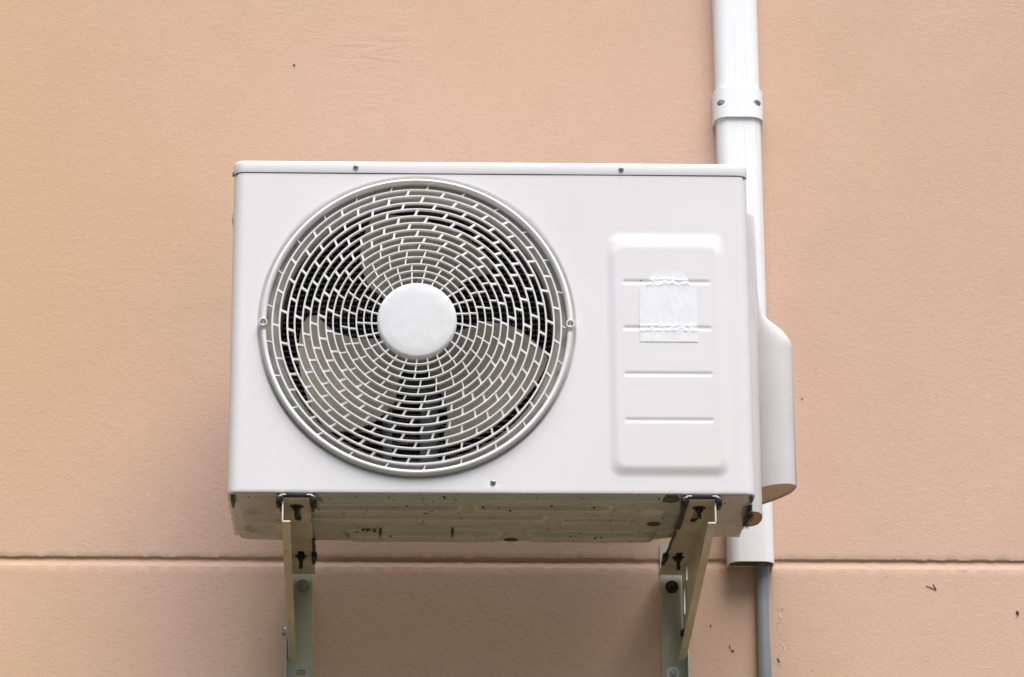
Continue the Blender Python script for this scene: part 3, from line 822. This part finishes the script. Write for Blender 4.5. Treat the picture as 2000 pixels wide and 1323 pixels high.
# ------------------------------------------------------------------ wall brackets
def bracket(s_, xf_, xw, label):
    """s_=-1: web on the left side, flanges turned to the right; +1 mirrored.  xf_ / xw = web at the front / at the wall"""
    org = (xw, WALL, -0.15)
    t = empty('wall_bracket', label, 'bracket', org, 'steel brackets carrying the unit')
    yF, yW = 0.006, WALL-0.003
    k_ = (xw-xf_)/(yW-yF)
    def sh(x, y): return x + k_*(y-yF)            # the bracket stands a little askew to the wall
    ZT, TH = -0.0075, 0.0023
    def shear(me):
        for v in me.vertices: v.co.x = sh(v.co.x, v.co.y)
        me.update(); return me
    ins_ = -s_
    OPEN = ((0.385, -0.0245, 0.018, 0.026), (0.425, -0.062, 0.018, 0.046))
    # top flange: plate in XY with two slots
    W_ = 0.0408
    xa, xb = sorted((xf_, xf_+ins_*W_))
    xm = xf_+ins_*0.0200
    slots = [slot(xm, 0.090, 0.0105, 0.085), slot(xm, 0.345, 0.0105, 0.060)]
    me = plate([[(xa, yF), (xb, yF), (xb, yW-0.004), (xa, yW-0.004)]] + slots, TH)
    for v in me.vertices: v.co.z += ZT
    o = sub(obj('top_flange', shear(me), M_bracket, angle=30), t, org)
    # web: triangle in YZ with three long openings
    zf, zb = -0.0425, -0.1530
    def zlow(y): return zf + (zb-zf)*(y-yF)/(yW-0.018-yF)
    me = plate([[(yF, ZT), (yW-0.004, ZT), (yW-0.004, zb+0.001), (yW-0.020, zb), (yF, zf)]] +
               [slot(cy, cz, w, h) for cy, cz, w, h in OPEN], TH)
    M = Matrix(((0, 0, 1, 0), (1, 0, 0, 0), (0, 1, 0, 0), (0, 0, 0, 1)))
    me.transform(M)
    for v in me.vertices: v.co.x += xf_ - s_*0.0001
    sub(obj('web', shear(me), M_bracket, angle=30), t, org)
    # pressed collars round the openings, their pale colour painting the light caught on the rim
    for cy, cz, w, h in OPEN:
        bmc = bmesh.new()
        pts = slot(cy, cz, w, h, 6); n2 = len(pts)
        A = [bmc.verts.new((sh(xf_, a_[0]), a_[0], a_[1])) for a_ in pts]
        B = [bmc.verts.new((sh(xf_, a_[0])-s_*0.0020, cy+(a_[0]-cy)*0.93, cz+(a_[1]-cz)*0.93)) for a_ in pts]
        Cc = [bmc.verts.new((v.co.x, v.co.y, v.co.z+0.0007)) for v in B]
        for i in range(n2): bmc.faces.new((A[i], A[(i+1) % n2], B[(i+1) % n2], B[i]))
        sub(obj('opening_collar', bmc, M_edge), t, org)
    # inclined lip along the lower edge of the web
    bml = bmesh.new(); LW = 0.0118
    for a_, b2 in ((yF, yW-0.018),):
        V = []
        for y in (a_, b2):
            for x in (xf_, xf_+ins_*LW):
                for dz in (0, -TH): V.append(bml.verts.new((sh(x, y), y, zlow(y)+dz)))
        for f in ((0, 1, 3, 2), (4, 6, 7, 5), (0, 2, 6, 4), (1, 5, 7, 3), (2, 3, 7, 6), (0, 4, 5, 1)): bml.faces.new([V[i] for i in f])
    bmesh.ops.bevel(bml, geom=bml.edges[:], offset=0.0005, segments=1, affect='EDGES')
    sub(obj('inclined_lip', bml, M_bracket, angle=30), t, org)
    # freshly cut bright front edge of the folded profile
    be = bmesh.new(); x1 = xf_ + s_*TH/2; q = 0.0014
    xx = sorted((x1, xf_+ins_*(W_))); box(be, xx[0], xx[1], yF-q, yF-0.0002, ZT-TH/2, ZT+TH/2, 0.0005)
    xx = sorted((x1, x1+ins_*TH)); box(be, xx[0], xx[1], yF-q-0.0002, yF-0.0002, zf-TH+0.002, ZT-TH/2+0.001, 0.0005)
    xx = sorted((x1+ins_*0.0008, xf_+ins_*LW)); box(be, xx[0], xx[1], yF-q+0.0002, yF-0.0002, zf-TH, zf, 0.0005)
    sub(obj('cut_edge', be, M_edge, angle=30), t, org)
    # upright on the wall: slotted plate + side flange outside the web
    PW = 0.0365; zt, zb2 = 0.045, -0.42
    xo = xw - s_*(-0.0035)
    x0_, x1_ = sorted((xo, xo+ins_*(PW+0.0035)))
    hx = xo+ins_*0.0225
    me = plate([[(x0_, zb2), (x1_, zb2), (x1_, zt), (x0_, zt)]] + [slot(hx, -0.1725, 0.0150, 0.0095), slot(hx, -0.33, 0.015, 0.0095)], 0.0024)
    M2 = Matrix(((1, 0, 0, 0), (0, 0, 1, 0), (0, 1, 0, 0), (0, 0, 0, 1))); me.transform(M2)
    for v in me.vertices: v.co.y += WALL-0.0015
    up_ = sub(obj('wall_plate', me, M_plate, angle=30), t, org)
    bf = bmesh.new(); xx = sorted((xo, xo+s_*0.0023)); box(bf, xx[0], xx[1], WALL-0.030, WALL-0.0005, zb2, zt if s_ > 9 else -0.085, 0.0005)
    sub(obj('side_flange', bf, M_plate, angle=30), t, org)
    # hardware
    bb_ = bmesh.new(); xs_ = sh(xm, 0.05)
    hexbolt(bb_, (xs_, 0.046, ZT-TH/2), (0, 0, -1), 0.0065, 0.0055, 0.0102, 0.010)
    sub(obj('unit_bolt', bb_, M_dark, angle=30), t, org)
    bb_ = bmesh.new(); xs_ = sh(xm, 0.345)
    hexbolt(bb_, (xs_, 0.345, ZT-TH/2), (0, 0, -1), 0.0065, 0.0055, 0.0100, 0.014)
    sub(obj('unit_bolt', bb_, M_dark, angle=30), t, org)
    bb_ = bmesh.new(); hexbolt(bb_, (hx+(0.001), WALL-0.003, -0.0275), (0, -1, 0), 0.0066, 0.006, 0.0108, 0.004)
    sub(obj('wall_anchor', bb_, M_dark if s_ > 0 else M_zinc, angle=30), t, org)
    if s_ > 0:
        bb_ = bmesh.new(); hexbolt(bb_, (hx, WALL-0.0046, -0.1725), (0, -1, 0), 0.0062, 0.005, None, 0.004)
        bw = bmesh.new(); lathe(bw, (hx, -0.1725), [(0.0002, WALL-0.0045), (0.0108, WALL-0.0045), (0.0108, WALL-0.003)], 32); sub(obj('washer', bw, M_edge, angle=30), t, org)
        sub(obj('wall_anchor', bb_, M_zinc, angle=30), t, org)
    bb_ = bmesh.new(); hexbolt(bb_, (xo+s_*0.0022, WALL-0.018, -0.1085), (s_, 0, 0), 0.0060, 0.005, 0.0085)
    sub(obj('side_bolt', bb_, M_zinc, angle=30), t, org)
    bb_ = bmesh.new(); hexbolt(bb_, (sh(xf_, WALL-0.018)-s_*0.0012, WALL-0.018, -0.1085), (-s_, 0, 0), 0.0058, 0.0045, 0.0080)
    sub(obj('side_nut', bb_, M_dark, angle=30), t, org)
    # rubber pad between arm and unit, drooping over both edges
    xmid = xf_+ins_*W_/2
    bp = bmesh.new()
    box(bp, xmid-0.0190, xmid+0.0190, -0.001, 0.060, ZT+TH/2+0.0003, -0.0036, 0.0006)
    box(bp, xmid-0.0175, xmid+0.0175, -0.003, 0.010, -0.0060, 0.0002, 0.0010)
    rp_ = bmesh.new(); xr_ = sh(xm, 0.345); box(rp_, xr_-0.015, xr_+0.015, 0.300, 0.390, ZT+TH/2+0.0004, ZT+TH/2+0.0034, 0.0006); sub(obj('rear_slot_backing', rp_, M_black), t, org)  # added black sheet above the rear slot, imitating shade seen through it
    for q_ in (-1, 1):
        c_ = xmid+q_*0.0250
        box(bp, c_-0.0055, c_+0.0055, 0.000, 0.032, -0.0132, -0.0040, 0.002, 3)
        box(bp, c_+q_*0.003-0.0032, c_+q_*0.003+0.0032, 0.006, 0.034, -0.0165, -0.0100, 0.002, 3)
        box(bp, c_-q_*0.001-0.0022, c_-q_*0.001+0.0022, 0.020, 0.052, -0.0175, -0.0080, 0.001)
    sub(obj('rubber_pad', bp, M_black), t, org)
    for q_ in (-1, 1):
        bt = bmesh.new()
        c_ = xmid+q_*0.0195; box(bt, c_-0.0042, c_+0.0042, -0.0045, -0.0012, -0.0050, -0.0033, 0.0008)
        c2 = xmid+q_*0.0238; box(bt, c2-0.0018, c2+0.0018, -0.0040, -0.0008, -0.0066, -0.0046, 0.0008)
        sub(obj('pad_clip', bt, M_edge), t, org)
    # black rubber strip hanging on the free edge of the flange
    bs = bmesh.new(); xe = xf_+ins_*(W_+0.0012); pts = []; rd_ = []
    ya = 0.045 if s_ > 0 else 0.235
    for i in range(16):
        y = ya + (0.335-ya)*i/15
        pts.append((sh(xe, y)+0.0006*math.sin(i*1.7), y, -0.0105+0.0007*math.sin(i*2.3))); rd_.append(0.0022 if s_ > 0 else 0.0024)
    tube(bs, pts, rd_, 8)
    xx = sh(xe, 0.335); box(bs, xx-0.0048, xx+0.0040, 0.318, 0.345, -0.0175, -0.0080, 0.0015); box(bs, xx-0.0052, xx+0.001, 0.34, 0.362, -0.019, -0.012, 0.0015)
    if s_ > 0: box(bs, sh(xe, 0.08)-0.0015, sh(xe, 0.08)+0.0035, 0.04, 0.16, -0.0125, -0.0040, 0.001)
    sub(obj('rubber_strip', bs, M_black), t, org)
    if s_ < 0:
        b2_ = bmesh.new(); hexbolt(b2_, (sh(xf_, 0.345)-0.001, 0.345, -0.0145), (-1, 0, 0), 0.0045, 0.004)
        sub(obj('strip_button', b2_, M_black, angle=30), t, org)
    return t
bracket(-1, -0.3155, -0.3175, 'steel wall bracket with an empty bottom slot, standing under the fan grille')
bracket(1, 0.3380, 0.3265, 'steel wall bracket with a shiny bottom washer, standing next to the white duct')
